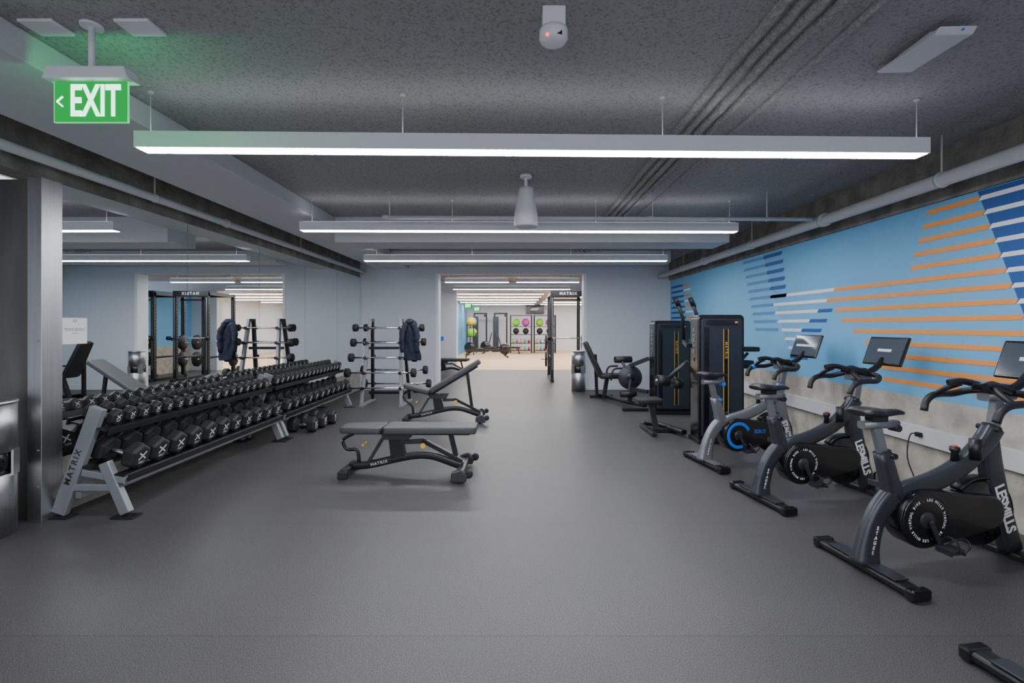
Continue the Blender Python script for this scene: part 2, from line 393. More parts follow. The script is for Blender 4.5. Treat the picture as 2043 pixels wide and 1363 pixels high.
# ---- exit sign
e = thing('exit_sign', (-1.97, 2.25, 2.345), 0, 'illuminated green acrylic exit sign hung from a white ceiling canopy', 'exit sign')
B().bb((-.17, -.004, 0), (.17, .004, .19)).obj('sign_panel', 'green', e, .002)
fr = B()
for a, b_ in (((-.172, -.005, -.002), (.172, .005, .001)), ((-.172, -.005, 0), (-.170, .005, .19)), ((.170, -.005, 0), (.172, .005, .19))): fr.bb(a, b_)
fr.obj('panel_edge', 'exitedge', e)
B().prism([(-.20, .19), (.20, .19), (.19, .205), (.18, .245), (-.18, .245), (-.19, .205)], -.040, .040).obj('canopy', 'fixture', e, .005)
B().cyl((0, 0, .24), (0, 0, .455), .013).obj('stem', 'fixture', e)
B().lathe([(.045, .443), (.045, .455)], 24).obj('ceiling_plate', 'fixture', e)
text('EXIT', .205, (.022, -.0075, .092), (1, 0, 0), (0, 0, 1), 'exitw', e, bold=.004, ext=.002, sx=.56)
ar = B().bar((-.155, -.007, .095), (-.128, -.007, .118), .004, .007, up=(1, 0, 0)).bar((-.155, -.007, .095), (-.128, -.007, .072), .004, .007, up=(1, 0, 0))
ar.obj('arrow', 'exitw', e)
ld = bpy.data.lights.new('green_glow_lamp', 'POINT'); ld.energy = 3.0; ld.color = (.02, 1, .32); ld.shadow_soft_size = .015
lo = bpy.data.objects.new('green_glow_lamp', ld); COL.objects.link(lo); lo.parent = e; lo.location = (0, .03, .10)
for x in (-.22, .22):
    tag(B().bb((-1.97+x-.08, 2.2, H-.014), (-1.97+x+.08, 2.32, H)).obj('junction_plate', 'fixture', bevel=.003), 'white blank cover plate on the ceiling beside the exit sign', 'cover plate', 'ceiling cover plates')

# ---- ceiling detector, speaker, access point
s = thing('ceiling_sensor', (.17, 2.15, H), 0, 'white occupancy and alarm detector with small red indicator', 'detector')
B().bb((-.05, -.04, -.09), (.05, .04, 0)).obj('mounting_box', 'fixture', s, .004)
B().lathe([(.062, -.085), (.064, -.10), (.064, -.125), (.055, -.14), (.03, -.148), (.001, -.15)], 28).obj('dome', 'fixture', s)
B().sphere((-.030, -.048, -.133), .008, 12).obj('indicator_lamp', 'redled', s)
B().box((.022, -.052, -.128), (.022, .012, .014)).obj('sensor_lens', 'gloss', s)
s = thing('pendant_speaker', (.10, 4.5, 2.32), 0, 'white cylindrical pendant speaker hanging under the ceiling', 'speaker')
B().lathe([(.108, .0), (.112, .01), (.108, .12), (.085, .24), (.07, .33), (.065, .36)], 32).obj('speaker_body', 'fixture', s)
B().lathe([(.095, -.004), (.098, .004)], 32).obj('grille', 'pipe', s)
B().cyl((0, 0, .36), (0, 0, .48), .015).obj('stem', 'fixture', s)
B().lathe([(.055, .455), (.055, .48)], 24).obj('ceiling_plate', 'fixture', s)
s = thing('wireless_access_point', (2.02, 2.40, H), math.radians(-2), 'flat white slanted device mounted on the ceiling', 'access point')
B().prism([(-.21, -.04), (-.18, -.065), (.18, -.05), (.21, -.03)], -.085, .085, 'yz').obj('device_body', 'pipe', s, .006)
B().bb((-.04, -.1, -.045), (.04, .1, 0)).obj('mounting_bracket', 'pipe', s)
B().bb((.02, -.205, -.055), (.026, -.195, -.049)).obj('indicator_lamp', 'cyan', s)
s = thing('paper_notice', (XL+.0135, 3.72, 1.36), 0, 'white printed paper notice taped to the mirror', 'notice')
B().bb((0, -.105, -.1), (.001, .105, .1)).obj('sheet', 'paper', s)
text('707', .028, (.0016, 0, .075), (0, 1, 0), (0, 0, 1), 'dark', s, ext=.0002)
text('Please wipe down equipment after use\nand return all weights to the rack.\n\nThank you', .0115, (.0016, 0, .0), (0, 1, 0), (0, 0, 1), 'dark', s, ext=.0002)
s = thing('wall_switch', (-2.3, 15.19, 1.0), 0, 'small blue wall control beside the opening', 'switch')
B().bb((-.05, -.02, -.06), (.05, .01, .06)).obj('control_plate', 'cyan', s, .003)

# ------------------------------------------------------------------ trash cans
def can(loc, r, h, label, letter=None):
    t = thing('trash_can', loc, 0, label, 'trash can')
    B().lathe([(r, 0), (r, h*.45), (r-.01, h*.46)], 40).obj('can_body', 'steel', t)
    B().lathe([(r-.012, h*.45), (r-.012, h*.66)], 40).obj('inner_liner', 'gloss', t)
    B().lathe([(r, h*.62), (r, h*.985), (r-.008, h*.985)], 40).obj('can_collar', 'steel', t)
    for a in range(4):
        th = a*pi/2+.5; B().box((r*math.cos(th)*.985, r*math.sin(th)*.985, h*.535), (.012, .10, h*.19), (0, 0, th)).obj('opening_post', 'steel', t)
    B().lathe([(r+.004, h*.975), (r+.006, h*.985), (r+.002, h), (r*.8, h+.003), (.01, h+.003)], 40).obj('can_lid', 'steel', t)
    if letter:
        items = []
        for i, ch in enumerate(letter):
            if ch == ' ': continue
            me = text_mesh(ch, .045, .0008)
            th = -1.0+i*.155
            rt = Vector((-math.sin(th), math.cos(th), 0)); nn = Vector((math.cos(th), math.sin(th), 0))
            me.transform(Matrix(((rt.x, 0, nn.x, nn.x*(r+.001)), (rt.y, 0, nn.y, nn.y*(r+.001)), (0, 1, 0, h*.83), (0, 0, 0, 1))))
            items.append(me)
        join_meshes('lettering', items, 'dark', t)
can((-3.58, 3.19, 0), .21, .9, 'brushed steel trash can with side opening beside the steel column', 'EHN·X')
can((1.36, 10.4, 0), .15, .86, 'slim brushed steel trash can beside the wall opening')

# ------------------------------------------------------------------ dumbbells
def make_dumbbell(rh, gap, name_label, grp):
    t = thing('dumbbell', (0, 0, 0), 0, name_label, 'dumbbell', grp)
    t_h = rh*.95
    B().sweep([(x, 0, 0) for x in (-gap/2-.01, -gap/4, 0, gap/4, gap/2+.01)], [.015, .017, .0185, .017, .015], n=14).obj('handle', 'chrome', t)
    for sgn in (-1, 1):
        hd = B(); n = 6
        def ring(r, x): return [(x, r*math.cos(pi/6+2*pi*j/n), r*math.sin(pi/6+2*pi*j/n)) for j in range(n)]
        xs = [(rh*.86, gap/2), (rh, gap/2+.2*t_h), (rh, gap/2+.8*t_h), (rh*.80, gap/2+t_h)]
        vs = []
        for r, x in xs: vs += ring(r, sgn*x)
        fs = [(i*n+j, i*n+(j+1) % n, (i+1)*n+(j+1) % n, (i+1)*n+j) for i in range(3) for j in range(n)]
        fs += [list(range(n)), list(range(3*n, 4*n))]
        hd.add(vs, fs); hd.obj('weight_head', 'rubber', t, rh*.07)
        xe = sgn*(gap/2+t_h+.0008); u = rh*.32
        em = B()
        for a, b_ in (((-u, u*.9), (u, -u*.7)), ((u, u*.9), (-u, -u*.7))):
            em.bar((xe, a[0], a[1]+u*.25), (xe, b_[0], b_[1]+u*.25), u*.32, .0016, up=(1, 0, 0))
        em.obj('emblem', 'emb', t)
        text('XULT', u*.75, (xe, 0, -u*1.15), (0, sgn, 0), (0, 0, 1), 'emb', t, ext=.0006)
    return t
tpl = {}
tilt = math.radians(14)
def place_db(key, loc, rot):
    if key not in tpl:
        t = make_dumbbell(*key); t.location = loc; t.rotation_euler = rot; tpl[key] = t
    else: dup(tpl[key], loc, rot)
SH = {'low': (-3.0, .335), 'top': (-3.11, .665)}
for r_i in range(2):
    y0 = 3.53+r_i*2.44
    for i in range(11):
        rh = .104 if (r_i == 0 and i < 6) else .098 if r_i == 0 else .088
        key = (rh, .14, 'black rubber hex dumbbell with chrome handle on the lower shelf', 'dumbbells on the lower shelf')
        x, z = SH['low']
        place_db(key, (x, y0+.15+i*.212, z+rh*.90+.012), (random.uniform(-.05, .05), tilt, random.uniform(-.03, .03)))
    for i in range(17):
        rh = .061 if r_i == 0 else .067
        key = (rh, .125, 'small black rubber hex dumbbell with chrome handle on the upper shelf', 'dumbbells on the upper shelf')
        x, z = SH['top']
        place_db(key, (x, y0+.12+i*.136, z+rh*.90+.012), (random.uniform(-.05, .05), tilt, random.uniform(-.03, .03)))
for (x, y) in ((-2.78, 6.64), (-2.74, 6.90), (-2.80, 6.38)):
    key = (.11, .14, 'large black rubber hex dumbbell resting on the rubber floor', 'dumbbells on the floor')
    place_db(key, (x, y, .0955), (0, 0, .05))

# ------------------------------------------------------------------ dumbbell rack
def make_rack():
    t = thing('dumbbell_rack', (0, 3.5, 0), 0, 'silver and black two-tier dumbbell rack standing against the mirror wall', 'weight rack', 'dumbbell racks')
    for y in (.04, 2.36):
        b = B()
        b.bar((-3.33, y, .03), (-3.05, y, .80), .05, .10, up=(1, 0, 0))
        b.bar((-2.84, y, .03), (-3.0, y, .40), .05, .075, up=(1, 0, 0))
        b.bar((-3.26, y, .22), (-2.9, y, .22), .045, .05)
        b.bar((-3.16, y, .33), (-2.84, y, .27), .045, .05)
        b.obj('end_frame', 'silver', t, .006)
        B().bb((-3.385, y-.05, 0), (-3.24, y+.05, .012)).obj('foot_plate', 'black', t, .003)
        B().bb((-2.93, y-.05, 0), (-2.76, y+.05, .012)).obj('foot_plate', 'black', t, .003)
    for (x, z), d in ((SH['low'], .36), (SH['top'], .30)):
        b = B(); R = (0, tilt, 0)
        for off in (-d*.33, d*.33):
            b.box((x+off*math.cos(tilt), 1.2, z-off*math.sin(tilt)), (.075, 2.36, .012), R)
        for sg in (-1, 1):
            off = sg*d*.52
            b.box((x+off*math.cos(tilt), 1.2, z-off*math.sin(tilt)), (.012, 2.36, .05), R)
        for y in (.07, .8, 1.6, 2.33): b.box((x, y, z-.012), (d, .04, .015), R)
        b.obj('shelf', 'black', t, .002)
    B().bar((-2.86, .04, .27), (-2.86, 2.36, .27), .02, .07).obj('cross_rail', 'silver', t, .003)
    B().bar((-3.2, .04, .16), (-3.2, 2.36, .16), .04, .05).obj('cross_rail', 'silver', t, .003)
    d = Vector((.28, 0, .77)).normalized()
    text('MATRIX', .062, (-3.215, .0135, .37), d, (-d.z, 0, d.x), 'dark', t, bold=.0008, space=1.3)
    return t
rk = make_rack()
dup(rk, (0, 5.94, 0))

# ------------------------------------------------------------------ barbell rack
BR = (-2.31, 8.68, 0)
t = thing('barbell_rack', BR, 0, 'black and silver A-frame rack holding fixed barbells', 'barbell rack')
LV = [.34, .60, .86, 1.12, 1.38]
def fy(z): return .34-.27*z/1.5
for x in (-.30, .30):
    for sg in (-1, 1):
        B().bar((x*1.15, sg*.34, .02), (x*.9, sg*.07, 1.52), .05, .075, up=(0, 1, 0)).obj('upright', 'black' if sg > 0 else 'silver', t, .006)
    B().bar((x*.9, -.1, 1.5), (x*.9, .1, 1.5), .06, .05).obj('top_bracket', 'black', t, .004)
    B().bar((x*1.14, -.40, .02), (x*1.14, .40, .02), .07, .04).obj('base_foot', 'silver', t, .004)
for z in LV:
    for x in (-.30, .30):
        for sg in (-1, 1):
            y = sg*fy(z)
            B().box((x*(1.15-.25*z/1.5), y+sg*.05, z-.04), (.045, .09, .015)).box((x*(1.15-.25*z/1.5), y+sg*.095, z-.02), (.045, .012, .05)).obj('bar_hook', 'black', t)
for z in (.2, 1.0): B().bar((-.31, 0, z), (.31, 0, z), .04, .05).obj('cross_brace', 'black', t)
def barbell(loc, L, rh, lab, grp):
    t = thing('barbell', loc, 0, lab, 'barbell', grp)
    B().cyl((-L/2, 0, 0), (L/2, 0, 0), .014).obj('bar', 'chrome', t)
    for s_ in (-1, 1):
        B().lathe([(rh*.85, s_*(L/2-.085)), (rh, s_*(L/2-.07)), (rh, s_*(L/2-.01)), (rh*.8, s_*(L/2))], 24, axis='x').obj('weight_head', 'rubber', t)
    return t
for i, z in enumerate(LV):
    for sg in (-1, 1):
        if sg == 1 and i in (2,): continue
        L = 1.28-.045*i; lab = 'fixed barbell with round black rubber heads on the rack'
        loc = (BR[0]+(.0 if sg < 0 else .10)+(0 if i != 1 else -.03), BR[1]+sg*(fy(z)+.055), z-.018)
        barbell(loc, L, .082-.004*i, lab, 'fixed barbells on the rack')
t = thing('jacket', (-1.82, 8.38, .80), 0, 'dark navy jacket hanging over the end of a barbell', 'jacket')
jb = B().sweep([(.0, 0, .72), (.0, -.0, .66), (.01, .0, .5), (.02, 0, .3), (.03, 0, .1), (.03, 0, .0)], [.03, .10, .125, .12, .14, .15], [.03, .05, .06, .05, .06, .06], up=(0, 1, 0), n=26, k=4)
jv = jb.v
for i, (x, y, z) in enumerate(jv):
    a = math.atan2(y, x); w = .014*math.sin(a*7+z*9)+.010*math.sin(z*23+a*3)
    jv[i] = (x+w*math.cos(a), y+w*math.sin(a), z)
jb.obj('jacket_body', 'navy', t)
for sx_ in (-1, 1):
    sv = B().sweep([(sx_*.05, -.04, .64), (sx_*.12, -.05, .5), (sx_*.13, -.06, .32), (sx_*.12, -.05, .14)], [.045, .05, .045, .038], n=14, k=4)
    for i, (x, y, z) in enumerate(sv.v): sv.v[i] = (x+.006*math.sin(z*50), y+.006*math.cos(z*43), z)
    sv.obj('sleeve', 'navy', t)
B().sweep([(-.05, -.03, .69), (0, -.06, .66), (.05, -.03, .69)], [.02, .03, .02], n=10, k=4).obj('collar', 'navy', t)

# ------------------------------------------------------------------ benches
def pad(x0, x1, w0, w1, th):
    b = B(); pts = []
    r = .035
    cs = [(x0+r, -w0/2+r, pi, 1.5*pi), (x1-r, -w1/2+r, 1.5*pi, 2*pi), (x1-r, w1/2-r, 0, .5*pi), (x0+r, w0/2-r, .5*pi, pi)]
    for cx, cy, a0, a1 in cs:
        for i in range(6):
            a = a0+(a1-a0)*i/5; pts.append((cx+r*math.cos(a), cy+r*math.sin(a)))
    b.prism(pts, 0, th, 'xy', smooth=True); return b
def bench(loc, rotz, back, seat, label):
    t = thing('adjustable_bench', loc, rotz, label, 'weight bench')
    b = B()
    b.sweep([(-.56, 0, .07), (-.38, 0, .085), (-.18, 0, .13), (.05, 0, .175), (.22, 0, .17), (.40, 0, .11), (.50, 0, .075)], .035, .035, up=(0, 1, 0), n=12, p=.5, k=4)
    b.obj('base_frame', 'black', t)
    text('MATRIX', .04, (-.28, -.0375, .108), (1, 0, .24), (-.24, 0, 1), 'emb', t, space=1.2)
    B().prism([(-.17, .14), (-.03, .17), (-.06, .30), (-.10, .40), (-.20, .40), (-.19, .30)], -.035, .035).obj('support_post', 'black', t, .008)
    for yy in (-.045, .045):
        B().prism([(-.24, .33), (.0, .33), (.04, .395), (-.26, .395)], yy-.006, yy+.006).obj('pivot_bracket', 'gray', t, .003)
    B().bar((-.57, -.17, .055), (-.57, .17, .055), .07, .05, up=(0, 0, 1)).obj('front_foot', 'black', t, .01)
    for yy in (-.18, .18): B().box((-.57, yy, .035), (.09, .045, .07)).obj('rubber_foot', 'rubber', t, .01)
    B().bar((.50, -.26, .06), (.50, .26, .06), .07, .055).obj('rear_foot', 'gray', t, .01)
    for yy in (-.285, .285):
        B().prism([(.43, .015), (.57, .015), (.585, .07), (.53, .13), (.44, .10)], yy-.03, yy+.03).obj('end_cap', 'gray', t, .01)
        B().lathe([(.012, yy-.018), (.035, yy-.018), (.035, yy+.018), (.012, yy+.018)], 20, (.595, 0, .085), axis='y').obj('wheel', 'rubber', t)
    hx, hz = -.23, .40
    def tr(bld, ang, m_name, name, bev=.0, parent=t):
        o_ = bld.obj(name, m_name, parent, bev); o_.location = (hx, 0, hz); o_.rotation_euler = (0, ang, 0); return o_
    tr(pad(-.40, -.01, .24, .30, .06), seat, 'pad', 'seat_pad', .012)
    sb = B().bar((-.34, 0, -.012), (.0, 0, -.012), .06, .025); sb.bar((-.30, -.05, -.01), (-.30, .05, -.01), .03, .02); tr(sb, seat, 'black', 'seat_carrier', .003)
    ang = seat; fx = hx-.30*math.cos(ang); fz = hz+.30*math.sin(ang)-.02
    B().sweep([(fx, 0, fz), (fx-.10, 0, fz-.06), (fx-.07, 0, fz-.15), (-.50, 0, .22), (-.48, 0, .10)], .017, n=10, k=4).obj('seat_strut', 'black', t)
    B().bar((-.40, 0, .09), (-.25, 0, .34), .05, .03, up=(1, 0, 0)).obj('seat_link', 'gray', t, .005)
    B().cyl((-.43, -.05, .28), (-.43, .05, .28), .012).obj('seat_pin', 'gold', t)
    tr(pad(.01, .87, .30, .27, .065), -back, 'pad', 'back_pad', .012)
    cb = B().bar((.02, 0, -.015), (.80, 0, -.015), .06, .03)
    for xx in (.12, .42, .74): cb.bar((xx, -.09, -.006), (xx, .09, -.006), .05, .012)
    tr(cb, -back, 'black', 'back_carrier', .004)
    ex = hx+.62*math.cos(back)+.015*math.sin(back); ez = hz+.62*math.sin(back)-.02
    B().bar((ex, 0, ez), (.44-.06*(back > .1), 0, .17), .04, .045, up=(1, 0, 0)).obj('back_strut', 'black', t, .006)
    B().bar((.12, 0, .32), (.50, 0, .12), .055, .04).obj('adjust_ladder', 'black', t, .005)
    B().bar((-.05, 0, .30), (.16, 0, .31), .04, .04).obj('ladder_link', 'gray', t, .005)
    B().cyl((.14, -.075, .28), (.14, -.03, .28), .024).obj('adjust_knob', 'gold', t)
bench((-1.0, 4.58, 0), math.radians(-1), 0, 0, 'grey padded adjustable weight bench set flat on the floor')
bench((-1.02, 7.15, 0), math.radians(4), math.radians(31), math.radians(14), 'grey padded adjustable weight bench with inclined backrest')
bench((-1.95, 13.9, 0), 0, 0, 0, 'dark flat weight bench standing past the wall opening')

# ------------------------------------------------------------------ weight machines
def rrect(x0, x1, z0, z1, r, n=6):
    p = [(x0, z0), (x1, z0)]
    for i in range(n+1):
        a = i/n*pi/2; p.append((x1-r+r*math.cos(a), z1-r+r*math.sin(a)))
    for i in range(n+1):
        a = pi/2+i/n*pi/2; p.append((x0+r+r*math.cos(a), z1-r+r*math.sin(a)))
    return p
def tower(t, w, d, h):
    B().prism(rrect(0, w, .05, h, .05), .02, d-.02).obj('stack_housing', 'gloss', t, .012)
    B().prism(rrect(.035, w-.035, .09, h-.05, .035), .0, .03).obj('front_shroud', 'navypanel', t, .008)
    B().prism(rrect(.09, w-.09, h-.115, h-.065, .02), -.008, .01).obj('top_panel', 'gloss', t, .003)
    B().bb((.06, -.006, .14), (.12, .0, h-.15)).obj('shroud_groove', 'gloss', t, .002)
    for x in (w*.53, w*.63): B().bb((x, -.007, .15), (x+.005, .001, h-.17)).obj('accent_stripe', 'gold', t)
    B().bb((w*.555, -.005, .16), (w*.62, .001, h-.175)).obj('weight_window', 'gloss', t)
    B().bb((-.01, -.02, 0), (w+.01, d+.02, .05)).obj('tower_base', 'black', t, .01)
    text('MATRIX', .046, (w*.5875, -.0065, h-.42), (0, 0, -1), (1, 0, 0), 'gold', t, bold=.0006, space=1.3)
    text('MATRIX', .10, (-.0035, d*.5, h-.36), (0, 0, 1), (0, 1, 0), 'silver', t, bold=.001, space=1.3)
    B().box((w*.8, -.012, h-.09), (.03, .01, .022)).obj('selector_tag', 'orange', t)
def foam(t, a, b, r=.055):
    B().sweep([a, [(a[i]+b[i])/2 for i in range(3)], b], [r*.96, r, r*.96], n=18).obj('foam_roller', 'dpad', t)
t = thing('arm_press_machine', (2.17, 5.72, 0), 0, 'black selectorized strength machine with navy weight-stack tower and yellow stripes', 'strength machine')
tower(t, .55, .30, 1.53)
B().sweep([(-.05, .35, .06), (-.2, .8, .06), (-.38, .95, .06)], .04, .03, n=10, p=.5).obj('floor_frame', 'black', t)
B().bar((-.45, .62, .03), (-.05, .62, .03), .06, .05).obj('floor_foot', 'black', t, .008)
B().bar((-.42, .35, .03), (-.42, 1.0, .03), .06, .05).obj('floor_rail', 'black', t, .008)
B().bar((-.32, .62, .04), (-.40, .62, .38), .06, .07, up=(1, 0, 0)).obj('seat_post', 'gray', t, .008)
o_ = pad(-.16, .16, .30, .26, .07).obj('seat_pad', 'dpad', t, .015); o_.location = (-.42, .62, .385)
B().sweep([(.02, .42, .95), (-.12, .5, .80), (-.20, .58, .68)], .025, n=10).obj('lever_arm', 'gray', t)
B().cyl((-.36, .50, .70), (.02, .60, .64), .018).obj('roller_axle', 'chrome', t)
foam(t, (-.35, .50, .70), (-.19, .54, .68), .07); foam(t, (-.12, .57, .66), (.0, .60, .64), .07)
for dx in (-.02, .17):
    B().sweep([(dx, .45, 1.2), (dx-.01, .46, 1.5), (dx-.09, .40, 1.66)], .022, n=10).obj('press_arm', 'black', t)
    B().sweep([(dx-.14, .36, 1.74), (dx-.07, .42, 1.64)], .03, n=12).obj('hand_grip', 'dpad', t)
    B().bar((dx-.0, .45, 1.2), (dx+.0, .30, 1.15), .04, .05).obj('arm_mount', 'gray', t)
B().bar((.05, .45, 1.2), (.62, .45, 1.2), .04, .05).obj('cross_member', 'black', t)
B().bar((.58, .5, .05), (.60, .45, 1.25), .06, .05, up=(0, 1, 0)).obj('rear_column', 'gray', t, .006)
o_ = pad(-.14, .14, .2, .2, .06).obj('back_pad', 'dpad', t, .015); o_.location = (.80, .50, 1.07)
o_ = pad(-.12, .12, .2, .2, .10).obj('arm_pad', 'dpad', t, .015); o_.location = (.72, .45, .86)
B().bar((.60, .47, .83), (.82, .5, 1.05), .03, .03).obj('pad_link', 'gray', t)
t = thing('leg_machine', (2.2, 7.62, 0), 0, 'black seated leg strength machine with tower, padded seat and round cam', 'strength machine')
tower(t, .58, .34, 1.48)
B().sweep([(-.02, .5, .06), (-.25, .9, .06), (-.55, 1.75, .06)], .04, .03, n=10, p=.5).obj('floor_frame', 'black', t)
B().bar((-.45, .30, .03), (-.02, .30, .03), .06, .05).obj('floor_foot', 'black', t, .008)
B().bar((-.75, 1.8, .03), (-.3, 1.8, .03), .06, .05).obj('rear_foot', 'black', t, .008)
B().bar((-.52, 1.55, .04), (-.48, 1.45, .42), .07, .07, up=(1, 0, 0)).obj('seat_post', 'gray', t, .008)
B().bar((-.62, 1.75, .04), (-.66, 1.7, .85), .05, .06, up=(1, 0, 0)).obj('back_post', 'black', t, .006)
o_ = pad(-.21, .21, .38, .36, .08).obj('seat_pad', 'dpad', t, .018); o_.location = (-.42, 1.45, .42)
o_ = pad(0, .72, .34, .28, .08).obj('back_pad', 'dpad', t, .018); o_.location = (-.55, 1.5, .46); o_.rotation_euler = (0, math.radians(-115), 0)
for yy in (1.22, 1.72):
    B().sweep([(-.45, yy, .40), (-.40, yy, .60), (-.22, yy, .62)], .018, n=10, k=3).obj('side_handle', 'black', t)
B().lathe([(.02, -.03), (.19, -.03), (.21, 0), (.19, .03), (.02, .03)], 32, (-.20, .80, .50), axis='y').obj('cam_disc', 'gray', t)
B().lathe([(.01, -.045), (.07, -.04), (.07, .04), (.01, .045)], 24, (-.20, .80, .50), axis='y').obj('cam_hub', 'black', t)
B().bar((-.20, .83, .04), (-.20, .83, .55), .06, .08, up=(1, 0, 0)).obj('cam_post', 'gray', t, .006)
B().sweep([(-.2, .80, .5), (-.30, .86, .72), (-.32, .95, .80)], .024, n=10).obj('lever_arm', 'gray', t)
foam(t, (-.44, .92, .80), (-.14, .98, .80), .06); foam(t, (-.40, .7, .22), (-.12, .7, .22))
B().bar((-.20, .78, .5), (-.26, .7, .22), .03, .04, up=(1, 0, 0)).obj('lower_lever', 'gray', t)
B().bar((.02, .45, .85), (-.20, .82, .7), .05, .06).obj('cam_brace', 'gray', t)
B().bar((.0, .42, .3), (-.2, .8, .3), .05, .06).obj('cam_brace', 'gray', t)

# ------------------------------------------------------------------ bikes
def ring_text(s_, c, r, size, m_, parent, y):
    items = []; n = len(s_)
    for i, ch in enumerate(s_):
        if ch == ' ': continue
        th = pi/2-2*pi*i/n
        me = text_mesh(ch, size, .0006, .0004)
        rt = Vector((math.sin(th), 0, -math.cos(th))); up = Vector((math.cos(th), 0, math.sin(th))); nn = rt.cross(up)
        p = Vector(c)+up*r
        me.transform(Matrix(((rt.x, up.x, nn.x, p.x), (rt.y, up.y, nn.y, y), (rt.z, up.z, nn.z, p.z), (0, 0, 0, 1))))
        items.append(me)
    return join_meshes('lettering', items, m_, parent)
def bike(loc, rot, solo, label):
    t = thing('exercise_bike', loc, rot, label, 'exercise bike', 'indoor cycling bikes')
    Y = (0, 1, 0)
    fm = 'bikesilver' if solo else 'gray'
    for x, hw in ((0, .31), (1.0, .26)):
        B().sweep([(x, -hw, .035), (x, hw, .035)], .05, .022, n=16, p=.55, smooth=False).obj('stabilizer', 'black', t, .004)
        for s_ in (-1, 1):
            B().box((x, s_*(hw-.004), .035), (.115, .05, .056)).obj('stabilizer_cap', 'gloss', t, .01)
            B().lathe([(.022, 0), (.022, .014)], 16, (x, s_*(hw-.04), 0)).obj('levelling_foot', 'rubber', t)
    B().box((0, 0, .062), (.085, .44, .008)).obj('stabilizer_plate', fm, t, .002)
    B().sweep([(-.01, 0, .05), (.005, 0, .14), (.045, 0, .27), (.11, 0, .37), (.18, 0, .43)], [.078, .064, .055, .058, .062], [.055, .042, .038, .040, .040], up=Y, n=16, p=.6, k=4).obj('rear_stay', fm, t)
    B().sweep([(.19, 0, .38), (.15, 0, .52), (.105, 0, .68)], [.062, .050, .044], [.040, .037, .034], up=Y, n=16, p=.6, k=3).obj('seat_tube', fm, t)
    B().sweep([(.12, 0, .40), (.28, 0, .445), (.48, 0, .50), (.66, 0, .585), (.80, 0, .70), (.87, 0, .79)], [.038, .056, .054, .052, .055, .056], [.034, .040, .038, .040, .042, .042], up=Y, n=16, p=.6, k=5).obj('main_beam', fm, t)
    B().sweep([(.83, 0, .72), (.86, 0, .52), (.92, 0, .28), (1.0, 0, .05)], [.058, .066, .066, .062], [.036, .036, .036, .036], up=Y, n=16, p=.5, k=4).obj('front_fork', fm, t)
    B().bar((.115, 0, .64), (.065, 0, .82), .034, .055, up=(1, 0, 0)).obj('seat_post', 'bikesilver', t, .006)
    B().sweep([(-.03, 0, .835), (.20, 0, .835)], .028, .022, n=12, p=.5).obj('seat_slider', 'bikesilver', t)
    B().cyl((.14, -.055, .66), (.14, .055, .66), .016).obj('seat_clamp', 'cyan' if solo else 'black', t)
    B().cyl((.19, -.03, .812), (.19, .03, .812), .02).obj('slider_knob', 'cyan' if solo else 'black', t)
    B().box((.07, 0, .87), (.10, .06, .03)).obj('saddle_clamp', 'black', t, .004)
    B().sweep([(-.06, 0, .905), (-.03, 0, .912), (.04, 0, .908), (.12, 0, .900), (.20, 0, .902), (.245, 0, .895)], [.065, .088, .075, .038, .024, .014], [.016, .026, .026, .022, .018, .01], n=18, p=.8, k=3).obj('saddle', 'dpad', t)
    B().bar((.865, 0, .76), (.905, 0, .985), .045, .06, up=(1, 0, 0)).obj('handlebar_post', 'bikesilver', t, .008)
    B().cyl((.84, -.06, .79), (.84, .06, .79), .016).obj('post_clamp', 'cyan' if solo else 'black', t)
    B().sweep([(.80, 0, .975), (1.0, 0, .98)], .035, .024, n=12, p=.5).obj('handlebar_slider', 'bikesilver', t)
    hb = B()
    for s_ in (-1, 1):
        hb.sweep([(.95, 0, 1.0), (.95, s_*.09, 1.0), (.92, s_*.17, .99), (.85, s_*.215, .965), (.76, s_*.215, .965), (.69, s_*.21, .955), (.64, s_*.205, .92), (.62, s_*.20, .865)], .021, n=12, k=4)
        hb.sweep([(.94, s_*.05, 1.01), (.84, s_*.06, 1.04), (.76, s_*.08, 1.06), (.70, s_*.095, 1.055), (.68, s_*.10, 1.05)], .020, n=10, k=4)
        hb.sweep([(.74, s_*.08, 1.05), (.72, s_*.15, 1.01), (.72, s_*.21, .965)], .017, n=10, k=3)
    hb.obj('handlebar', 'dpad', t)
    B().box((.86, 0, 1.03), (.16, .11, .045)).obj('handlebar_cover', 'gloss', t, .012)
    if solo:
        B().cyl((.68, .21, .955), (.72, .212, .962), .027).obj('grip_ring', 'cyan', t)
    B().sweep([(.95, 0, 1.0), (1.06, 0, 1.04), (1.15, 0, 1.12)], .025, .025, n=10, k=3).obj('console_arm', 'black', t)
    sc = B().box((0, 0, 0), (.022, .40, .25)).obj('console', 'gloss', t, .010)
    ang = math.radians(20)
    sc.location = (1.17, 0, 1.185); sc.rotation_euler = (0, ang, -.12)
    B().box((-.0125, 0, 0), (.002, .365, .212)).obj('display', 'screen', sc)
    B().bb((-.0142, -.07 if not solo else -.14, -.008), (-.0136, .07 if not solo else .14, .016)).obj('display_graphic', 'screenlit', sc)
    B().lathe([(.022, 0), (.017, .05), (.026, .065), (.026, .085)], 18, (.60, 0, .60)).obj('knob_stem', 'black', t)
    B().lathe([(.016, 0), (.016, .006), (.010, .009)], 18, (.60, 0, .685)).obj('resistance_knob', 'red', t)
    B().cyl((.68, -.05, .62), (.68, -.05, .74), .030).obj('bottle_cup', 'black', t)
    c0 = (.32, .30); r0 = .165; c1 = (.76, .31); r1 = .10
    p = []
    for i in range(25):
        a = math.radians(85+i/24*190); p.append((c0[0]+r0*math.cos(a), c0[1]+r0*math.sin(a)))
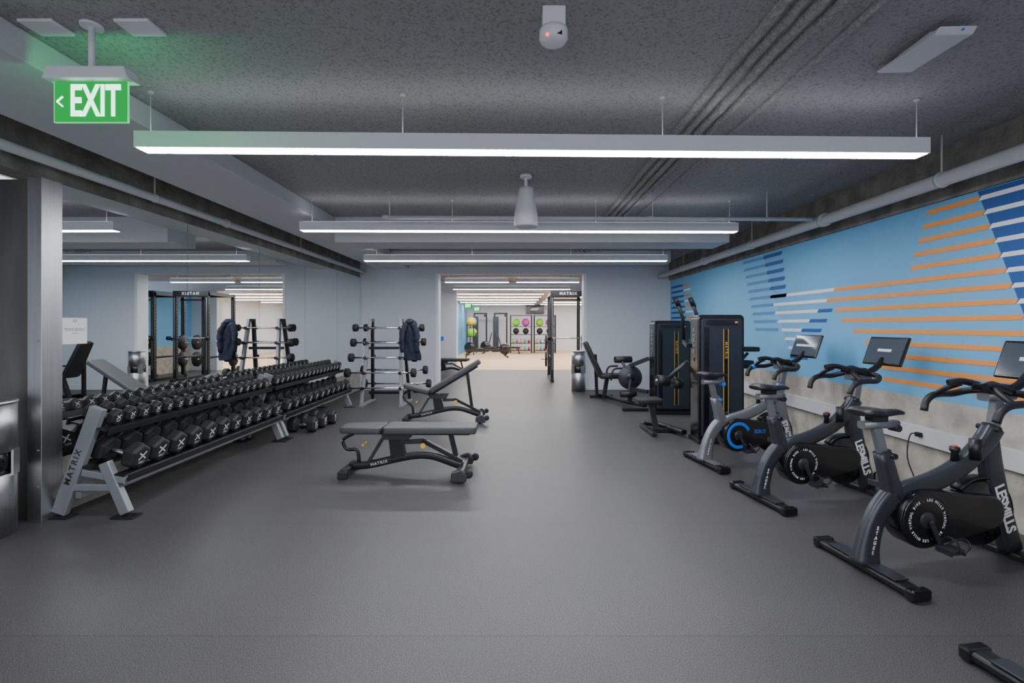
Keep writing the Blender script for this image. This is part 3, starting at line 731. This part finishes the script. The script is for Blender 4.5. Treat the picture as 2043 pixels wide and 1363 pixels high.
    for i in range(13):
        a = math.radians(-85+i/12*170); p.append((c1[0]+r1*math.cos(a), c1[1]+r1*math.sin(a)))
    B().prism(p, -.075, .055, smooth=True).obj('drive_cover', 'gloss', t, .012)
    B().lathe([(.142, -.078), (.150, -.080), (.156, -.076), (.156, -.070)], 40, (.32, 0, .30), axis='y').obj('cover_rim', 'gloss', t)
    B().lathe([(.05, -.03), (.185, -.025), (.195, -.012), (.195, .012), (.185, .025), (.05, .03)], 48, (.76, 0, .29), axis='y').obj('flywheel', 'gloss', t)
    B().sweep([(.76+.213*math.cos(a), 0, .29+.213*math.sin(a)) for a in [math.radians(-20+k_*12) for k_ in range(14)]], .010, .034, up=Y, n=10, p=.6).obj('flywheel_guard', 'black', t)
    B().lathe([(.01, -.084), (.045, -.084), (.048, -.078), (.048, -.07)], 28, (.32, 0, .30), axis='y').obj('hub', 'gray', t)
    if solo:
        n = 30; rp = []
        for i in range(n+1): a = math.radians(20+i/n*290); rp.append((.32+.118*math.cos(a), -.0815, .30+.118*math.sin(a)))
        B().sweep(rp, .017, .002, up=Y, n=8, p=.5).obj('emblem', 'cyan', t)
        text('SOLO', .05, (.56, -.0765, .33), (1, 0, 0), (0, 0, 1), 'cyan', t, bold=.001)
    else:
        ring_text('LES MILLS VIRTUAL BIKE . LES MILLS VIRTUAL BIKE . ', (.32, 0, .30), .115, .021, 'lead', t, -.0805)
    dd = Vector((.09, 0, -.28)).normalized()
    text('STAGES' if solo else 'LESMILLS', .095 if not solo else .08, (.905, -.0385, .315), dd, (-dd.z, 0, dd.x), 'lead', t, bold=.003, space=.93, sx=.86)
    text('S\nT\nA\nG\nE\nS', .028, (.018, -.044, .19), (1, 0, 0), (.25, 0, 1), 'lead', t, bold=.0005)
    ca = math.radians(-65)
    for s_, a in ((-1, ca), (1, ca+pi)):
        ex_, ez_ = .32+.155*math.cos(a), .30+.155*math.sin(a)
        yy = s_*.098
        B().bar((.32, yy, .30), (ex_, yy, ez_), .014, .028, up=(1, 0, 0) if abs(math.cos(a)) < .7 else (0, 0, 1)).obj('crank_arm', 'gray', t, .004)
        pd = B().box((ex_, s_*.15, ez_), (.085, .085, .022))
        for k_ in (-1, 1): pd.box((ex_+k_*.042, s_*.15, ez_), (.010, .09, .034))
        pd.cyl((ex_, s_*.09, ez_), (ex_, s_*.19, ez_), .009, n=8)
        pd.obj('pedal', 'gray', t, .002)
        B().sweep([(ex_+.03, s_*.195, ez_), (ex_+.08, s_*.19, ez_+.03), (ex_+.10, s_*.15, ez_+.05), (ex_+.08, s_*.11, ez_+.03), (ex_+.03, s_*.105, ez_)], .006, n=8, k=3).obj('toe_cage', 'black', t)
        B().sweep([(ex_, s_*.195, ez_), (ex_, s_*.19, ez_+.05), (ex_, s_*.15, ez_+.07), (ex_, s_*.11, ez_+.05), (ex_, s_*.105, ez_)], .003, .009, n=8, k=3, up=(1, 0, 0)).obj('pedal_strap', 'rubber', t)
    return t
R_ = math.radians
lb = 'dark grey indoor cycling bike with tablet console beside the mural wall'
b1 = bike((2.0, 2.76, 0), R_(9), False, lb)
dup(b1, (1.96, 3.86, 0), (0, 0, R_(10)))
dup(b1, (1.97, 1.72, 0), (0, 0, R_(9)))
bike((1.91, 4.86, 0), R_(11), True, 'silver indoor cycling bike with blue accents and tablet console')

s = thing('power_cable', (3.34, 4.0, 0), 0, 'thin black power cable hanging from the wall raceway', 'cable')
B().sweep([(0, 0, .5), (-.05, .03, .49), (-.08, .02, .3), (-.05, -.03, .1), (-.15, -.1, .008), (-.3, -.15, .008)], .005, n=8, k=5).obj('cord', 'rubber', s)
B().box((-.005, 0, .5), (.03, .05, .035)).obj('plug', 'rubber', s, .004)

# ------------------------------------------------------------------ power racks
def prack(x0, y0, w, d, label):
    t = thing('power_rack', (x0, y0, 0), 0, label, 'power rack', 'power racks')
    for x in (0, w):
        for y in (0, d):
            B().bb((x-.04, y-.04, 0), (x+.04, y+.04, 2.25)).obj('upright', 'black', t, .006)
            hl = B().bb((x-.008, y-.0415, .3), (x+.008, y-.0405, 2.1), mi=0)
            for i in range(22): hl.bb((x-.041, y-.008, .35+i*.08), (x-.0405, y+.008, .37+i*.08))
            hl.obj('numbered_strip', 'silver', t)
        B().bb((x-.035, 0, 2.17), (x+.035, d, 2.25)).obj('top_beam', 'black', t, .004)
        B().bb((x-.04, -.15, 0), (x+.04, d+.1, .07)).obj('base_beam', 'black', t, .004)
        B().box((x, -.09, 1.05), (.05, .12, .05)).obj('bar_hook', 'gray', t)
        B().sweep([(x, .02, .6), (x, d-.02, .6)], .025, n=10).obj('safety_arm', 'gray', t)
        for z in (.5, .95):
            sg = 1 if x else -1
            B().cyl((x+sg*.04, d-.15, z), (x+sg*.22, d-.15, z), .02).obj('storage_peg', 'chrome', t)
            B().lathe([(.03, sg*.07), (.2, sg*.07), (.2, sg*.11), (.03, sg*.11)], 26, (x, d-.15, z), axis='x').obj('weight_plate', 'rubber', t)
    B().bb((-.04, -.05, 2.13), (w+.04, .04, 2.27)).obj('header', 'black', t, .006)
    B().bb((0, d-.04, 2.17), (w, d+.04, 2.25)).obj('rear_beam', 'black', t, .006)
    B().cyl((.05, .1, 2.05), (w-.05, .1, 2.05), .018).obj('pull_up_bar', 'gray', t)
    text('MATRIX', .10, (w/2, -.052, 2.2), (1, 0, 0), (0, 0, 1), 'lead', t, bold=.001, space=1.3)
prack(.92, 12.1, .80, 1.1, 'black steel power rack with header plate past the wall opening')
prack(2.28, 12.1, .80, 1.1, 'black steel power rack standing beside another one')
barbell((1.32, 11.97, 1.09), 1.05, .05, 'chrome barbell resting on the hooks of a power rack', 'rack barbells')
barbell((2.68, 11.97, 1.09), 1.05, .05, 'chrome barbell resting on the hooks of a power rack', 'rack barbells')

# ------------------------------------------------------------------ far room
CN = {'ballg': 'lime green', 'ballp': 'purple', 'bally': 'yellow', 'ballt': 'teal'}
def ballrack(x, cols, lab):
    t = thing('ball_rack', (x, 25, 0), 0, lab, 'storage rack', 'ball storage racks')
    for xx in (0, 1.08):
        for yy in (-.22, .22): B().bb((xx-.03, yy-.03, 0), (xx+.03, yy+.03, 1.95)).obj('post', 'black', t)
    for z in (.12, .5, .95, 1.36, 1.93): B().bb((0, -.24, z-.02), (1.08, .24, z+.01)).obj('shelf', 'black', t)
    for i, c in enumerate(cols[:len(cols)//2]):
        o_ = B().sphere((0, 0, 0), .20, 22).obj('medicine_ball', c); o_.location = (x+.28+i*.50, 24.95, 1.571)
        tag(o_, CN[c]+' soft medicine ball on the rack', 'ball', 'medicine balls')
    for i, c in enumerate(cols[len(cols)//2:]):
        o_ = B().sphere((0, 0, 0), .16, 20).obj('medicine_ball', c); o_.location = (x+.28+i*.50, 24.95, 1.121)
        tag(o_, 'dark rubber medicine ball on the rack' if c == 'rubber' else CN[c]+' soft medicine ball on the rack', 'ball', 'medicine balls')
    for i in range(5):
        c = ['ballg', 'ballp', 'bally', 'ballt', 'red'][(i+int(x*3)) % 5]
        for z in (.13, .51):
            g = thing('kettlebell', (x+.14+i*.2, 24.9, z), 0, 'small coloured kettlebell on the rack shelf', 'kettlebell', 'kettlebells')
            B().sphere((0, 0, .075), .075, 14).obj('weight_body', c, g)
            B().sweep([(-.04, 0, .12), (-.04, 0, .18), (0, 0, .20), (.04, 0, .18), (.04, 0, .12)], .011, n=8, k=3).obj('handle', 'black', g)
ballrack(-.24, ['ballg', 'ballp', 'rubber', 'rubber'], 'black shelving rack with medicine balls and kettlebells')
ballrack(.98, ['ballg', 'ballp', 'rubber', 'rubber'], 'black shelving rack with medicine balls and small weights')
s = thing('wall_television', (1.1, 26.9, 2.3), 0, 'wall mounted television with bright white graphic', 'television')
B().bb((-.5, -.03, -.25), (.5, .1, .25)).obj('screen_body', 'gloss', s, .01)
B().prism([(-.28, -.05), (-.16, .1), (.25, .1), (.12, -.05)], -.034, -.03).obj('screen_graphic', 'lead', s)
for (y, z, c, n_) in ((23.6, 1.66, 'bally', 'yellow'), (23.7, 1.12, 'ballg', 'lime green'), (24.3, 1.66, 'ballt', 'teal'), (24.35, 1.12, 'bally', 'yellow')):
    o_ = B().sphere((0, 0, 0), .22, 22).obj('stability_ball', c); o_.location = (-2.15, y, z-.055)
    tag(o_, n_+' inflated stability ball held on a stand', 'ball', 'stability balls')
s = thing('ball_stand', (-2.15, 24.0, 0), 0, 'black stand with rails carrying stability balls', 'ball stand')
for z in (.90, 1.44):
    for x in (-.16, .16): B().bb((x-.015, -.8, z-.03), (x+.015, .8, z)).obj('rail', 'black', s)
    for y in (-.8, .8): B().bb((-.17, y-.015, z-.03), (.17, y+.015, z)).obj('cross_bar', 'black', s)
for x in (-.16, .16):
    for y in (-.8, .8): B().bb((x-.02, y-.02, 0), (x+.02, y+.02, 1.5)).obj('post', 'black', s)
def glider(loc, rot, lab):
    t = thing('rowing_machine', loc, rot, lab, 'rowing machine', 'rowing machines')
    B().bar((-1.0, 0, .30), (.7, 0, .34), .06, .08).obj('slide_rail', 'black', t, .01)
    B().bar((-.95, -.25, .04), (-.95, .25, .04), .06, .06).obj('rear_foot', 'black', t, .01)
    B().bar((-.95, 0, .04), (-.9, 0, .3), .05, .05, up=(1, 0, 0)).obj('rear_leg', 'black', t)
    B().bar((.85, -.3, .04), (.85, .3, .04), .06, .06).obj('front_foot', 'black', t, .01)
    B().lathe([(.03, -.07), (.24, -.07), (.26, 0), (.24, .07), (.03, .07)], 28, (.75, 0, .38), axis='y').obj('fan_housing', 'gloss', t)
    B().bar((.8, 0, .05), (.72, 0, .35), .05, .06, up=(1, 0, 0)).obj('front_leg', 'gray', t)
    B().bar((.6, 0, .4), (.45, 0, .95), .04, .05, up=(1, 0, 0)).obj('monitor_arm', 'gray', t)
    B().box((.43, 0, 1.0), (.03, .2, .15)).obj('monitor', 'gloss', t, .008)
    o2 = pad(-.14, .14, .26, .3, .05).obj('seat', 'dpad', t, .01); o2.location = (-.35, 0, .36)
    return t
g = glider((-1.2, 21.2, 0), .12, 'black low rowing machine standing on the wood floor')
dup(g, (-1.4, 22.6, 0), (0, 0, pi-.15)); dup(g, (-.75, 24.2, 0), (0, 0, pi-.1))
def cable(loc):
    t = thing('cable_machine', loc, 0, 'black cable training machine with tall frame and pulleys', 'cable machine', 'cable machines')
    B().bb((-.35, -.1, .0), (-.05, .1, 1.9)).obj('stack_housing', 'navypanel', t, .02)
    B().bb((.35, -.04, 0), (.43, .04, 2.1)).obj('guide_column', 'black', t, .005)
    B().bb((-.3, -.04, 2.02), (.43, .04, 2.1)).obj('top_beam', 'black', t, .005)
    B().bb((-.3, -.04, 1.88), (-.22, .04, 2.05)).obj('housing_post', 'black', t)
    B().bb((-.4, -.35, 0), (.5, .35, .05)).obj('base_plate', 'black', t, .005)
    B().lathe([(.01, -.02), (.07, -.02), (.07, .02), (.01, .02)], 18, (.32, 0, 1.95), axis='y').obj('pulley', 'gray', t)
    return t
cm = cable((-.85, 26.1, 0)); dup(cm, (-1.95, 26.2, 0), (0, 0, .1))
for x, y in ((-1.95, 20), (-1.9, 24)):
    g = thing('exit_sign', (x, y, 2.12), 0, 'small green illuminated exit sign hung from the ceiling', 'exit sign')
    B().bb((-.17, -.02, 0), (.17, .02, .2)).obj('sign_panel', 'green', g)
    B().cyl((0, 0, .2), (0, 0, H-2.12), .012).obj('stem', 'fixture', g)
    text('EXIT', .2, (0, -.022, .1), (1, 0, 0), (0, 0, 1), 'exitw', g, sx=.6, bold=.004)

# ------------------------------------------------------------------ world & camera
w = bpy.data.worlds.new('world'); bpy.context.scene.world = w; w.use_nodes = True
w.node_tree.nodes['Background'].inputs['Color'].default_value = (.82, .85, .93, 1)
w.node_tree.nodes['Background'].inputs['Strength'].default_value = 1.7
cam = bpy.data.cameras.new('camera'); co = bpy.data.objects.new('camera', cam); COL.objects.link(co)
co.location = (0, 0, 1.4); co.rotation_euler = (pi/2, 0, 0)
cam.sensor_width = 36; cam.lens = 965/2043*36
cam.shift_x = -(1028-1021.5)/2043; cam.shift_y = -(681.5-650)/2043
cam.clip_start = .05
bpy.context.scene.camera = co
